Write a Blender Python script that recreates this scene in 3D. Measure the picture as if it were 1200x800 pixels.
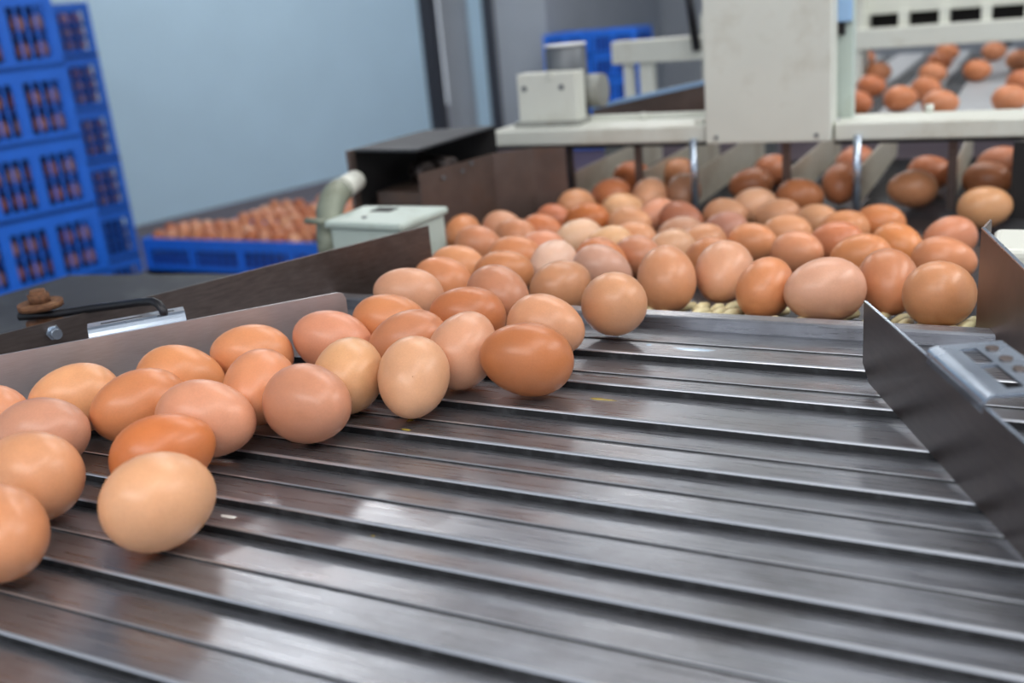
import bpy, math, random
from mathutils import Vector, Matrix
random.seed(7)
S = bpy.context.scene
for o in list(bpy.data.objects): bpy.data.objects.remove(o)
COL = S.collection

# ------------------------------------------------------------------ camera
cam_d = bpy.data.cameras.new('camera'); cam = bpy.data.objects.new('camera', cam_d); COL.objects.link(cam)
cam_d.sensor_width = 36.0; cam_d.lens = 36.0; cam_d.clip_start = 0.01; cam_d.clip_end = 60
cam.matrix_world = Matrix(((0.892050, -0.065655, 0.447143, 0.0000),
                           (0.442950, 0.323346, -0.836207, 0.0000),
                           (-0.089680, 0.944001, 0.317522, 0.2220),
                           (0.000000, 0.000000, 0.000000, 1.0000)))
cam_d.dof.use_dof = True; cam_d.dof.focus_distance = 0.60; cam_d.dof.aperture_fstop = 6.0
S.camera = cam

# ------------------------------------------------------------------ world, exposure
W = bpy.data.worlds.new('world'); S.world = W; W.use_nodes = True
W.node_tree.nodes['Background'].inputs[0].default_value = (0.80, 0.88, 1.0, 1)
W.node_tree.nodes['Background'].inputs[1].default_value = 0.86
S.view_settings.view_transform = 'Standard'; S.view_settings.look = 'None'
S.view_settings.gamma = 1.0; S.view_settings.use_curve_mapping = False
S.view_settings.exposure = 0.0

# ------------------------------------------------------------------ helpers
ORG = {}
def world_org(o): return ORG.get(o.name, Vector((0, 0, 0))) if o else Vector((0, 0, 0))
def empty(name, loc):
    o = bpy.data.objects.new(name, None); COL.objects.link(o); o.location = loc
    o.empty_display_size = 0.02; ORG[o.name] = Vector(loc); return o
def tag(o, label=None, cat=None, group=None, kind=None):
    if label: o['label'] = label
    if cat: o['category'] = cat
    if group: o['group'] = group
    if kind: o['kind'] = kind
    return o
def thing(name, label, cat, loc, group=None): return tag(empty(name, loc), label, cat, group)
class MB:
    """collects shapes in world coordinates and links them as one mesh object"""
    def __init__(s): s.v = []; s.f = []; s.m = []; s.sm = []
    def add(s, vs, fs, mi=0, smooth=False):
        b = len(s.v); s.v += [tuple(p) for p in vs]
        for f in fs: s.f.append([b + i for i in f]); s.m.append(mi); s.sm.append(smooth)
        return s
    def box(s, lo, hi, mi=0, M=None):
        x0, y0, z0 = lo; x1, y1, z1 = hi
        vs = [Vector(p) for p in ((x0,y0,z0),(x1,y0,z0),(x1,y1,z0),(x0,y1,z0),(x0,y0,z1),(x1,y0,z1),(x1,y1,z1),(x0,y1,z1))]
        if M: vs = [M @ p for p in vs]
        return s.add(vs, [(0,3,2,1),(4,5,6,7),(0,1,5,4),(1,2,6,5),(2,3,7,6),(3,0,4,7)], mi)
    def prism(s, pts, d, mi=0, smooth=False):
        n = len(pts); d = Vector(d); a = [Vector(p) for p in pts]; b = [p + d for p in a]
        fs = [tuple(range(n)), tuple(range(2*n-1, n-1, -1))] + [(i, i+n, (i+1) % n + n, (i+1) % n) for i in range(n)]
        return s.add(a + b, fs, mi, smooth)
    def wall(s, p0, p1, t, z0, z1, mi=0, z0b=None, z1b=None):
        """upright plate from p0 to p1 (xy), thickness t to the right-hand side"""
        p0 = Vector((p0[0], p0[1], 0)); p1 = Vector((p1[0], p1[1], 0)); d = (p1-p0).normalized(); n = Vector((d.y, -d.x, 0))*t
        z0b = z0 if z0b is None else z0b; z1b = z1 if z1b is None else z1b
        q = [p0+Vector((0,0,z0)), p1+Vector((0,0,z0b)), p1+Vector((0,0,z1b)), p0+Vector((0,0,z1))]
        return s.prism(q, n, mi)
    def tube(s, pts, r, seg=10, mi=0, cap=True):
        pts = [Vector(p) for p in pts]; rr = r if isinstance(r, (list, tuple)) else [r]*len(pts); vs = []; fs = []
        up = Vector((0,0,1))
        for i, p in enumerate(pts):
            t = (pts[min(i+1, len(pts)-1)] - pts[max(i-1, 0)]).normalized()
            a = up if abs(t.dot(up)) < .95 else Vector((1,0,0))
            e1 = t.cross(a).normalized(); e2 = t.cross(e1)
            for k in range(seg):
                w = 2*math.pi*k/seg; vs.append(p + (e1*math.cos(w) + e2*math.sin(w))*rr[i])
        for i in range(len(pts)-1):
            for k in range(seg): fs.append((i*seg+k, i*seg+(k+1) % seg, (i+1)*seg+(k+1) % seg, (i+1)*seg+k))
        s.add(vs, fs, mi, True)
        if cap:
            b = len(s.v) - len(vs)
            s.f.append([b+k for k in range(seg)]); s.m.append(mi); s.sm.append(False)
            s.f.append([b+(len(pts)-1)*seg+k for k in range(seg-1, -1, -1)]); s.m.append(mi); s.sm.append(False)
        return s
    def build(s, name, mats, parent=None, bevel=0, seg=2):
        o0 = world_org(parent)
        me = bpy.data.meshes.new(name); me.from_pydata([(x-o0.x, y-o0.y, z-o0.z) for x, y, z in s.v], [], s.f)
        mats = mats if isinstance(mats, (list, tuple)) else [mats]
        for m in mats: me.materials.append(M[m])
        me.polygons.foreach_set('material_index', s.m); me.polygons.foreach_set('use_smooth', s.sm)
        me.validate(); me.update()
        import bmesh
        bm = bmesh.new(); bm.from_mesh(me); bmesh.ops.recalc_face_normals(bm, faces=bm.faces[:]); bm.to_mesh(me); bm.free()
        o = bpy.data.objects.new(name, me); COL.objects.link(o); o.parent = parent; ORG[o.name] = o0.copy()
        if bevel:
            b = o.modifiers.new('bevel', 'BEVEL'); b.width = bevel; b.segments = seg; b.limit_method = 'ANGLE'; b.angle_limit = 0.6
        return o
def struct(o): o['kind'] = 'structure'; return o
def copy_tree(o, parent=None, loc=None):
    c = o.copy(); COL.objects.link(c); c.parent = parent
    if loc is not None: c.location = loc
    for ch in o.children: copy_tree(ch, c)
    return c

# ------------------------------------------------------------------ materials
M = {}
def srgb(r, g, b): return tuple(((c/255)/12.92 if c <= 10 else (((c/255)+.055)/1.055)**2.4) for c in (r, g, b)) + (1,)
def mat(name, rgb, rough=.5, metal=0.0, var=0.0, scale=30, stretch=(1,1,1), bump=0.0, dirt=None, dirt_amt=0.0, dirt_scale=8, spec=.5, rvar=0.0, emit=0):
    m = bpy.data.materials.new(name); m.use_nodes = True; M[name] = m
    nt = m.node_tree; N = nt.nodes; L = nt.links; p = N['Principled BSDF']
    c = srgb(*rgb); p.inputs['Base Color'].default_value = c; p.inputs['Roughness'].default_value = rough
    p.inputs['Metallic'].default_value = metal; p.inputs['Specular IOR Level'].default_value = spec
    if emit:
        p.inputs['Emission Color'].default_value = c; p.inputs['Emission Strength'].default_value = emit
    tc = N.new('ShaderNodeTexCoord'); mp = N.new('ShaderNodeMapping'); mp.inputs['Scale'].default_value = stretch
    L.new(tc.outputs['Object'], mp.inputs['Vector'])
    nz = N.new('ShaderNodeTexNoise'); nz.inputs['Scale'].default_value = scale; nz.inputs['Detail'].default_value = 5
    L.new(mp.outputs[0], nz.inputs['Vector'])
    last = None
    if var:
        mx = N.new('ShaderNodeMix'); mx.data_type = 'RGBA'; mx.blend_type = 'MULTIPLY'; mx.inputs[0].default_value = 1
        rp = N.new('ShaderNodeMapRange'); rp.inputs[1].default_value = .25; rp.inputs[2].default_value = .75
        rp.inputs[3].default_value = 1-var; rp.inputs[4].default_value = 1+var
        L.new(nz.outputs[0], rp.inputs[0]); mx.inputs[6].default_value = c; L.new(rp.outputs[0], mx.inputs[7]); last = mx.outputs[2]
    if dirt:
        n2 = N.new('ShaderNodeTexNoise'); n2.inputs['Scale'].default_value = dirt_scale; n2.inputs['Detail'].default_value = 6
        n2.inputs['Roughness'].default_value = .65; L.new(tc.outputs['Object'], n2.inputs['Vector'])
        r2 = N.new('ShaderNodeMapRange'); r2.inputs[1].default_value = .50; r2.inputs[2].default_value = .72
        r2.inputs[3].default_value = 0; r2.inputs[4].default_value = dirt_amt; L.new(n2.outputs[0], r2.inputs[0])
        m2 = N.new('ShaderNodeMix'); m2.data_type = 'RGBA'; L.new(r2.outputs[0], m2.inputs[0])
        if last: L.new(last, m2.inputs[6])
        else: m2.inputs[6].default_value = c
        m2.inputs[7].default_value = srgb(*dirt); last = m2.outputs[2]
    if last: L.new(last, p.inputs['Base Color'])
    if rvar:
        rr = N.new('ShaderNodeMapRange'); rr.inputs[1].default_value = .3; rr.inputs[2].default_value = .7
        rr.inputs[3].default_value = max(.03, rough-rvar); rr.inputs[4].default_value = rough+rvar
        L.new(nz.outputs[0], rr.inputs[0]); L.new(rr.outputs[0], p.inputs['Roughness'])
    if bump:
        b = N.new('ShaderNodeBump'); b.inputs['Strength'].default_value = bump; b.inputs['Distance'].default_value = .001
        L.new(nz.outputs[0], b.inputs['Height']); L.new(b.outputs[0], p.inputs['Normal'])
    return m
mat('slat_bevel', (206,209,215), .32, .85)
mat('slat_steel', (150,153,160), .31, .88, var=.16, scale=26, stretch=(1.0,22,22), bump=.02, dirt=(88,83,82), dirt_amt=.5, dirt_scale=11, rvar=.07)
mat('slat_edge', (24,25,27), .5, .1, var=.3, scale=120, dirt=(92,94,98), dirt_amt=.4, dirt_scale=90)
mat('guide_steel', (190,188,192), .34, .75, var=.10, scale=60, stretch=(2,2,40), bump=.05, rvar=.06)
mat('dark_steel', (110,100,96), .38, .85, var=.22, scale=40, stretch=(2,2,12), dirt=(70,52,42), dirt_amt=.5, dirt_scale=12)
mat('black_steel', (84,76,74), .36, .7, var=.15, scale=30, stretch=(2,2,12), dirt=(110,100,94), dirt_amt=.3, dirt_scale=25)
mat('shell_mark', (150,100,60), .6)
mat('brown_steel', (112,98,92), .42, .7, var=.18, scale=30, dirt=(128,84,44), dirt_amt=.35, dirt_scale=9)
mat('bright_steel', (190,202,216), .27, .9, rvar=.05)
mat('black_rod', (38,38,42), .4, .5, var=.3, scale=200)
mat('rust', (104,70,48), .8, .3, var=.4, scale=300, bump=.6, dirt=(170,130,90), dirt_amt=.5, dirt_scale=120)
mat('slate_top', (48,51,57), .6, .1, var=.2, scale=20, dirt=(104,110,112), dirt_amt=.3, dirt_scale=16)
mat('white_paint', (214,216,206), .42, 0, var=.05, scale=14, dirt=(150,138,112), dirt_amt=.5, dirt_scale=7)
mat('green_paint', (186,200,192), .42, 0, var=.05, scale=14, dirt=(130,126,104), dirt_amt=.4, dirt_scale=18)
mat('grey_paint', (150,152,146), .5, 0, var=.08, scale=16, dirt=(96,84,66), dirt_amt=.5, dirt_scale=20)
mat('motor_grey', (112,116,120), .45, .4, var=.1)
mat('duct_green', (136,142,126), .5, .2, var=.12, scale=40, dirt=(90,84,66), dirt_amt=.5, dirt_scale=30)
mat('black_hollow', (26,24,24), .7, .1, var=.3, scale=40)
mat('lane_sheet', (200,194,178), .35, .35, var=.12, scale=30, stretch=(2,2,12), dirt=(150,128,96), dirt_amt=.5, dirt_scale=14)
mat('belt_dark', (48,48,52), .6, .3, var=.2)
mat('wire', (120,122,128), .3, .9)
mat('cream_plastic', (222,212,168), .45, 0, var=.12, scale=80, dirt=(150,118,50), dirt_amt=.7, dirt_scale=60)
mat('blue_crate', (34,116,232), .4, 0, var=.08, scale=12)
mat('dark_blue', (14,40,122), .5, 0, var=.1, scale=12)
mat('wall_blue', (176,204,222), .6, 0, var=.03, scale=3)
mat('wall_grey', (162,169,177), .6, 0, var=.05, scale=4)
mat('wall_dark', (56,60,70), .6, 0, var=.08, scale=4)
mat('floor', (84,72,78), .5, 0, var=.12, scale=3)
mat('ceiling', (226,232,238), .6, 0, var=.03, scale=2)
mat('housing', (225,228,230), .5)
mat('pale_belt', (176,180,184), .45, .1, var=.08)
mat('dark_chain', (52,56,62), .5, .4, var=.3, scale=60)
mat('blue_cover', (150,186,224), .4)
mat('yolk', (140,122,48), .25, 0, var=.3, scale=300)
mat('dust', (214,212,206), .9, 0)
mat('pale_gloss', (176,196,214), .15, 0, spec=.8)
def egg_material():
    m = bpy.data.materials.new('eggshell'); m.use_nodes = True; M['eggshell'] = m
    nt = m.node_tree; N = nt.nodes; L = nt.links; p = N['Principled BSDF']
    oi = N.new('ShaderNodeObjectInfo'); tc = N.new('ShaderNodeTexCoord')
    ad = N.new('ShaderNodeVectorMath'); ad.operation = 'ADD'
    sc = N.new('ShaderNodeMath'); sc.operation = 'MULTIPLY'; sc.inputs[1].default_value = 37.0
    L.new(oi.outputs['Random'], sc.inputs[0]); L.new(tc.outputs['Object'], ad.inputs[0]); L.new(sc.outputs[0], ad.inputs[1])
    n1 = N.new('ShaderNodeTexNoise'); n1.inputs['Scale'].default_value = 45; n1.inputs['Detail'].default_value = 4; L.new(ad.outputs[0], n1.inputs['Vector'])
    n2 = N.new('ShaderNodeTexNoise'); n2.inputs['Scale'].default_value = 900; n2.inputs['Detail'].default_value = 2; L.new(ad.outputs[0], n2.inputs['Vector'])
    r1 = N.new('ShaderNodeMapRange'); r1.inputs[1].default_value = .3; r1.inputs[2].default_value = .7; r1.inputs[3].default_value = .92; r1.inputs[4].default_value = 1.07
    L.new(n1.outputs[0], r1.inputs[0])
    r2 = N.new('ShaderNodeMapRange'); r2.inputs[1].default_value = .25; r2.inputs[2].default_value = .75; r2.inputs[3].default_value = .95; r2.inputs[4].default_value = 1.04
    L.new(n2.outputs[0], r2.inputs[0])
    mu = N.new('ShaderNodeMath'); mu.operation = 'MULTIPLY'; L.new(r1.outputs[0], mu.inputs[0]); L.new(r2.outputs[0], mu.inputs[1])
    mx = N.new('ShaderNodeMix'); mx.data_type = 'RGBA'; mx.blend_type = 'MULTIPLY'; mx.inputs[0].default_value = 1
    L.new(oi.outputs['Color'], mx.inputs[6]); L.new(mu.outputs[0], mx.inputs[7]); L.new(mx.outputs[2], p.inputs['Base Color'])
    p.inputs['Roughness'].default_value = .33; p.inputs['Specular IOR Level'].default_value = .38
    p.inputs['Subsurface Weight'].default_value = .12; p.inputs['Subsurface Radius'].default_value = (1, .45, .25); p.inputs['Subsurface Scale'].default_value = .004
    b = N.new('ShaderNodeBump'); b.inputs['Strength'].default_value = .12; b.inputs['Distance'].default_value = .0004
    L.new(n2.outputs[0], b.inputs['Height']); L.new(b.outputs[0], p.inputs['Normal'])
egg_material()
def lamp_material():
    m = bpy.data.materials.new('tube_glow'); m.use_nodes = True; M['tube_glow'] = m
    p = m.node_tree.nodes['Principled BSDF']; p.inputs['Emission Color'].default_value = (1,.97,.93,1); p.inputs['Emission Strength'].default_value = 6
lamp_material()

# ------------------------------------------------------------------ lamps of the hall: fixtures out of view, most added to light the scene
def ceiling_lamp(x, y, z, length, along, power, label, col=(1, .97, .93), w=.16):
    t = thing('ceiling_lamp', label, 'lamp', (x, y, z), 'fluorescent lamps on the ceiling')
    hx, hy = (length/2, w/2) if along == 'x' else (w/2, length/2)
    MB().box((x-hx, y-hy, z), (x+hx, y+hy, z+.05)).build('housing', 'housing', t, .006)
    for s in (-1, 1):
        if along == 'x': p = [(x-hx+.03, y+s*w*.25, z-.018), (x+hx-.03, y+s*w*.25, z-.018)]
        else: p = [(x+s*w*.25, y-hy+.03, z-.018), (x+s*w*.25, y+hy-.03, z-.018)]
        MB().tube(p, .013, 8).build('tube', 'tube_glow', t)
    for s in (-1, 1):
        if along == 'x': lo, hi = (x+s*(hx-.06)-.004, y-.004, z+.05), (x+s*(hx-.06)+.004, y+.004, 2.0)
        else: lo, hi = (x-.004, y+s*(hy-.06)-.004, z+.05), (x+.004, y+s*(hy-.06)+.004, 2.0)
        MB().box(lo, hi).build('hanger', 'housing', t)
    ld = bpy.data.lights.new('lamp_light', 'AREA'); ld.shape = 'RECTANGLE'; ld.size = length; ld.size_y = w; ld.energy = power; ld.color = col
    lo = bpy.data.objects.new('lamp_light', ld); COL.objects.link(lo); lo.parent = t; lo.location = (0, 0, -.04)
    if along == 'y': lo.rotation_euler = (0, 0, math.pi/2)
    l2 = ld.copy(); l2.energy = power*.5; uo = bpy.data.objects.new('ceiling_fill', l2); COL.objects.link(uo); uo.parent = t; uo.location = (0, 0, .07)  # upward area light added to every fixture to brighten the ceiling
    uo.rotation_euler = (math.pi, 0, math.pi/2 if along == 'y' else 0)
LAMPS = [(-0.2, -0.75, 1.25, 1.5, 'x', 17, 'unseen fill lamp added above the near end of the slat table'),  # fill lamp behind the camera, added for frontal light
         (0.45, 0.10, 1.40, 1.5, 'y', 8, 'long fluorescent lamp hanging above the right guide plate'),  # added to draw highlights along the slat edges
         (1.15, 1.35, 1.25, 1.6, 'y', 20, 'long fluorescent lamp hanging to the right of the egg belt'),
         (-0.55, 2.2, 1.75, 1.6, 'x', 14, 'fluorescent lamp hanging behind the white upright panel'),
         (-3.2, 4.3, 1.80, 1.8, 'y', 25, 'unseen lamp placed to light the blue crate stacks'),  # added to light the left wall and crates
         (-1.6, 5.8, 1.75, 1.8, 'x', 30, 'farthest unseen lamp, placed to light the back wall')]  # added to brighten the back wall
for a in LAMPS: ceiling_lamp(*a)

# ------------------------------------------------------------------ the hall
FZ = -0.85
struct(MB().box((-6.5, -3, FZ-.1), (4, 10.2, FZ)).build('floor', 'floor'))
cl = struct(MB().box((-6.5, -3, 2.02), (4, 10.2, 2.1)).build('ceiling', 'wall_grey'))
for i in range(10):
    for j in range(4):
        x0 = -6.4 + i*1.04; y0 = -2.9 + j*3.27
        MB().box((x0, y0, 2.0), (x0+1.0, y0+3.24, 2.02)).build('panel', 'ceiling', cl)
wl = MB(); wl.wall((-6.0, -0.78), (-4.07, 6.66), -.12, FZ, 2.0); struct(wl.build('wall_left', 'wall_blue'))
wb = struct(MB().box((-4.6, 9.55, FZ), (4, 9.7, 2.0)).build('wall_back', 'wall_dark'))
for i in range(8):
    MB().box((-4.55+i*1.07, 9.5, FZ), (-3.51+i*1.07, 9.55, 0.22)).build('panel', 'wall_grey', wb)
MB().box((-4.55, 9.48, .22), (4, 9.56, .30)).build('ledge', 'wall_dark', wb)
MB().box((-4.55, 9.5, .30), (4, 9.55, 2.0)).build('upper_panel', 'wall_grey', wb)
d1 = struct(MB().box((-4.07, 6.95, FZ), (-3.2, 7.05, 2.0)).build('door_1', 'wall_grey'))
MB().box((-4.22, 6.80, FZ), (-4.09, 6.96, 2.0)).build('jamb', 'wall_dark', d1)
MB().box((-3.80, 6.90, FZ), (-3.69, 6.96, 2.0)).build('strip', 'wall_blue', d1)
MB().box((-3.69, 6.92, FZ), (-3.61, 6.96, 2.0)).build('seal', 'wall_dark', d1)
struct(MB().box((-3.3, 7.05, FZ), (-3.2, 9.5, 2.0)).build('wall_side', 'wall_grey'))

# ------------------------------------------------------------------ slat table
slat_fronts = [.019, .068, .117, .166, .215, .2645, .3135, .3375, .386, .4315, .4795, .526, .5805, .645]
mids = {.019: .043, .068: .092, .117: .14, .166: .19, .215: .2375, .2645: .287, .3375: .36, .386: .407, .4315: .452, .526: .545, .5805: .607}
XL0, XR = -.60, .24
def rail_x(y): return -.611 + (y-.421)*.139/.328
conv = thing('slat_table', 'long steel slat table carrying the eggs, its overlapping slats stepped', 'conveyor', (-.23, .33, -.03))
for i, fy in enumerate(slat_fronts[:-1]):
    b = slat_fronts[i+1]; m = mids.get(fy)
    top = [(fy, -.0010), (fy+.0003, -.0004), (fy+.0011, 0)]
    if m: top += [(m, -.0019), (m+.0003, -.0011), (m+.0010, -.0008)]
    top += [(b+.004, -.0054)]
    prof = top + [(b+.004, -.0085), (fy, -.0085)]
    n = len(prof); mb = MB(); XL = max(XL0, rail_x(fy)+.0005)
    vs = [(XL, y, z) for y, z in prof] + [(XR, y, z) for y, z in prof]
    fs = []; mi = []
    mb.add(vs, [tuple(range(n)), tuple(range(2*n-1, n-1, -1))], 1)
    base = 0
    for k in range(n):
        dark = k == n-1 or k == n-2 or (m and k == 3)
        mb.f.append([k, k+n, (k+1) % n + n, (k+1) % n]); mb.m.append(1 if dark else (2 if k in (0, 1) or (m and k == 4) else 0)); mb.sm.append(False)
    mb.build('slat', ['slat_steel', 'slat_edge', 'slat_bevel'], conv)
XL = rail_x(.655)+.0005
MB().prism([(XL, .645, -.012), (XL, .645, .0028), (XL, .6465, .0042), (XL, .657, .0042), (XL, .657, -.012)], (XR-XL, 0, 0)).build('lip_bar', 'slat_steel', conv)
MB().prism([(XL0+.01, 0, -.30), (XR-.01, 0, -.30), (XR-.01, .65, -.30), (rail_x(.65)+.01, .65, -.30), (XL0+.01, .44, -.30)], (0, 0, .29)).build('bed', 'belt_dark', conv)  # unseen dark underbody, added to stop floor light leaking up
for x in (XL0+.09, XR-.07):
    for y in (.03, .58): MB().box((x, y, FZ), (x+.04, y+.04, -.30)).build('leg', 'dark_steel', conv)
# specks on the slats
def blob(name, x, y, z, rx, ry, matn, label, cat, h=.0006, seed=0):
    r = random.Random(seed); n = 14; ring = []
    for k in range(n):
        a = 2*math.pi*k/n; q = .7+.5*r.random(); ring.append((x+rx*q*math.cos(a), y+ry*q*math.sin(a)))
    vs = [(px, py, z) for px, py in ring] + [(x+(px-x)*.6, y+(py-y)*.6, z+h) for px, py in ring]
    fs = [tuple(range(n, 2*n))] + [(k, (k+1) % n, (k+1) % n+n, k+n) for k in range(n)]
    o = MB().add(vs, fs, 0, True).build(name, matn); return tag(o, label, cat)
blob('yolk_smear', -0.3118, 0.4500, -0.0020, 0.0022, 0.0035, 'yolk', 'small yellow yolk smear below the upright pale egg', 'smear', .0006, 0)
blob('yolk_smear', -0.3045, 0.4347, -0.0003, 0.0035, 0.0012, 'yolk', 'thin yellow yolk streak on a slat edge', 'smear', .0006, 1)
blob('yolk_smear', -0.2170, 0.5089, -0.0033, 0.0090, 0.0022, 'yolk', 'faint yellow yolk smear right of the dark orange-brown egg', 'smear', .0006, 2)
blob('fleck', -0.3017, 0.4249, -0.0045, 0.0035, 0.0022, 'dust', 'white crumb fleck on the slats below the yolk smears', 'fleck', .0006, 3)
blob('fleck', -0.3363, 0.3242, -0.0023, 0.0060, 0.0030, 'dust', 'pale dusty scratch fleck right of the nearest egg', 'fleck', .0006, 4)
blob('fleck', -0.2590, 0.3320, -0.0041, 0.0018, 0.0020, 'yolk', 'tiny yellow fleck on a lower slat', 'fleck', .0006, 5)
blob('fleck', -0.2916, 0.4692, -0.0041, 0.0040, 0.0014, 'dust', 'pale dust fleck in front of the middle eggs', 'fleck', .0006, 6)
blob('pale_patch', -0.2203, 0.6006, -0.0016, 0.0025, 0.0030, 'pale_gloss', 'small glossy pale-blue flake at the left near the lip bar', 'flake', .0006, 7)  # glossy pale-blue raised patches on the slats
blob('pale_patch', -0.1892, 0.5970, -0.0013, 0.0140, 0.0040, 'pale_gloss', 'glossy pale-blue flake lying on the top slat', 'flake', .0006, 8)

# ------------------------------------------------------------------ inclined feed belt and lanes
def belt_z(y): return -.012*min(max((y-.655)/.03, 0), 1) - .122*min(max(y-.668, 0), .515)
feed = thing('feed_belt', 'dark wire feed belt rising to the slat table, pale knobs at its end', 'conveyor', (-.3, 1.1, -.1))
ys = [.66, .672, .685, .75, .85, .95, 1.05, 1.183, 1.5, 1.75]
mb = MB()
prof = [(y, belt_z(y)-.006) for y in ys] + [(y, belt_z(y)-.03) for y in reversed(ys)]
mb.prism([(-.655, y, z) for y, z in prof], (.735, 0, 0)); mb.build('belt_bed', 'belt_dark', feed)
mb = MB(); y = .69
while y < 1.74:
    z = belt_z(y)-.0035; mb.box((-.65, y-.0014, z-.0028), (.075, y+.0014, z+.0005)); y += .0085
tag(mb.build('wire_rows', 'wire', feed), kind='stuff')
x = -.64; mb = MB()
while x < .07:
    for a, b in ((.69, 1.183), (1.183, 1.74)):
        mb.prism([(x, a, belt_z(a)-.007), (x, a, belt_z(a)-.0042), (x, b, belt_z(b)-.0042), (x, b, belt_z(b)-.007)], (.0025, 0, 0))
    x += .045
tag(mb.build('cross_wires', 'wire', feed), kind='stuff')
rk = random.Random(3); knob = None
for r_i, yy in enumerate((.676, .697, .718, .740)):
    for k in range(26):
        xx = -.27 + k*.0122 + rk.uniform(-.0015, .0015) + (r_i % 2)*.006
        if rk.random() < .32: continue
        if knob is None:
            mbk = MB(); mbk.tube([(0, -.0075, 0), (0, -.0065, .001), (0, 0, .0018), (0, .0065, .001), (0, .0075, 0)], [.0008, .0024, .0029, .0024, .0008], 7)
            knob = mbk.build('knob', 'cream_plastic'); o = knob
        else: o = knob.copy(); COL.objects.link(o)
        o.parent = feed; o.location = Vector((xx, yy+rk.uniform(-.002, .002), belt_z(yy)-.0005)) - world_org(feed)
        o.rotation_euler = (rk.uniform(-.1, .1), 0, rk.uniform(.1, .8)*(-1)); s = rk.uniform(1.05, 1.5); o.scale = (s, s, s)
# lane dividers under the beam
for i, (xd, bright) in enumerate(((-.595, 0), (-.492, 0), (-.4146, 1), (-.2905, 0), (-.2034, 1), (-.0924, 0), (-.022, 0))):
    t = thing('lane_divider', ['thin steel lane divider behind the dark deflector plate', 'lane divider with a dark post, left of the left bright rod', 'lane divider with the left bright rod', 'lane divider with a dark post between the two bright rods',
               'lane divider with the right bright rod', 'lane divider with a dark post right of the right bright rod', 'dark lane divider at the far right under the beam'][i], 'divider', (xd, 1.34, -.075), 'lane dividers under the white beam')
    MB().box((xd-.0008, 1.345, -.072), (xd+.0008, 1.74, -.024)).build('sheet', 'lane_sheet', t)
    if bright: MB().tube([(xd*.974, 1.3065, -.068), (xd*.974, 1.3065, .026)], .0047, 10).build('rod', 'bright_steel', t)
    elif i == 6: MB().box((xd-.004, 1.27, -.068), (xd+.035, 1.275, .02)).build('post', 'black_hollow', t)
    else: MB().box((xd-.005, 1.336, -.072), (xd+.005, 1.342, .018)).build('post', 'dark_steel', t)

# ------------------------------------------------------------------ guide plates
t = thing('guide_plate', 'brushed steel guide plate with a bent slotted tab, at the left behind the eggs', 'guide plate', (-.49, .466, 0))
d = Vector((.145, .162, 0)).normalized(); P0 = Vector((-.563, .385, 0)); P1 = Vector((-.418, .547, 0)); Pm = P0 - d*.13
mb = MB(); nn = Vector((d.y, -d.x, 0))
q = [Pm+Vector((0,0,.003)), P1+Vector((0,0,.003)), P1+Vector((0,0,.037)), P1-d*.0015+Vector((0,0,.0405)), P1-d*.005+Vector((0,0,.042)), Pm+Vector((0,0,.042))]
mb.prism(q, -nn*.0012); mb.build('plate', 'guide_steel', t)
# bent tab: rises from the plate's top, curves back, with a long slot
ta = P0 + d*.052; tb = P0 + d*.112
def strip(mb, a, b, prof, th=.0012):
    """bent sheet between a and b following prof [(back, z)]"""
    n = len(prof); vs = []
    for e in (a, b):
        for (bk, z) in prof: vs.append(e - nn*bk + Vector((0, 0, z)))
        for (bk, z) in reversed(prof): vs.append(e - nn*(bk+th*.7) + Vector((0, 0, z-th*.8)))
    m2 = 2*n
    mb.add(vs, [tuple(range(m2)), tuple(range(2*m2-1, m2-1, -1))] + [(i, i+m2, (i+1) % m2+m2, (i+1) % m2) for i in range(m2)])
bend = [(0, .0405), (.0004, .0425), (.0014, .0447), (.0032, .0466), (.006, .0476)]
mb = MB(); strip(mb, ta, tb, bend); tab = mb.build('tab', 'bright_steel', t)
mb = MB(); strip(mb, ta, tb, [(.006, .0476), (.0085, .0476)]); strip(mb, ta, tb, [(.0125, .0474), (.018, .0472)])
strip(mb, ta, ta+d*.008, [(.0085, .0476), (.0125, .0474)]); strip(mb, tb-d*.026, tb-d*.016, [(.0085, .0476), (.0125, .0474)]); strip(mb, tb-d*.006, tb, [(.0085, .0476), (.0125, .0474)])
mb.build('slotted_flange', 'guide_steel', tab)

R0 = Vector((-.611, .421, 0)); R1 = Vector((-.472, .749, 0)); rd = (R1-R0).normalized()
rail = thing('guide_rail', 'long dark steel guide rail running from the left edge to the switch box', 'guide rail', tuple((R0+R1)/2))
mb = MB(); mb.wall(R0-rd*.30, R1, -.0015, .002, .040, 0, -.008, .040); mb.build('plate', 'dark_steel', rail)
mb = MB(); bp = Vector((-0.5979, 0.4518, 0.0325)); bn = Vector((rd.y, -rd.x, 0))
mb.tube([bp, bp+bn*.003], .0052, 6); mb.tube([bp+bn*.003, bp+bn*.0095], .0036, 10); mb.build('bolt', 'bright_steel', rail)

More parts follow.
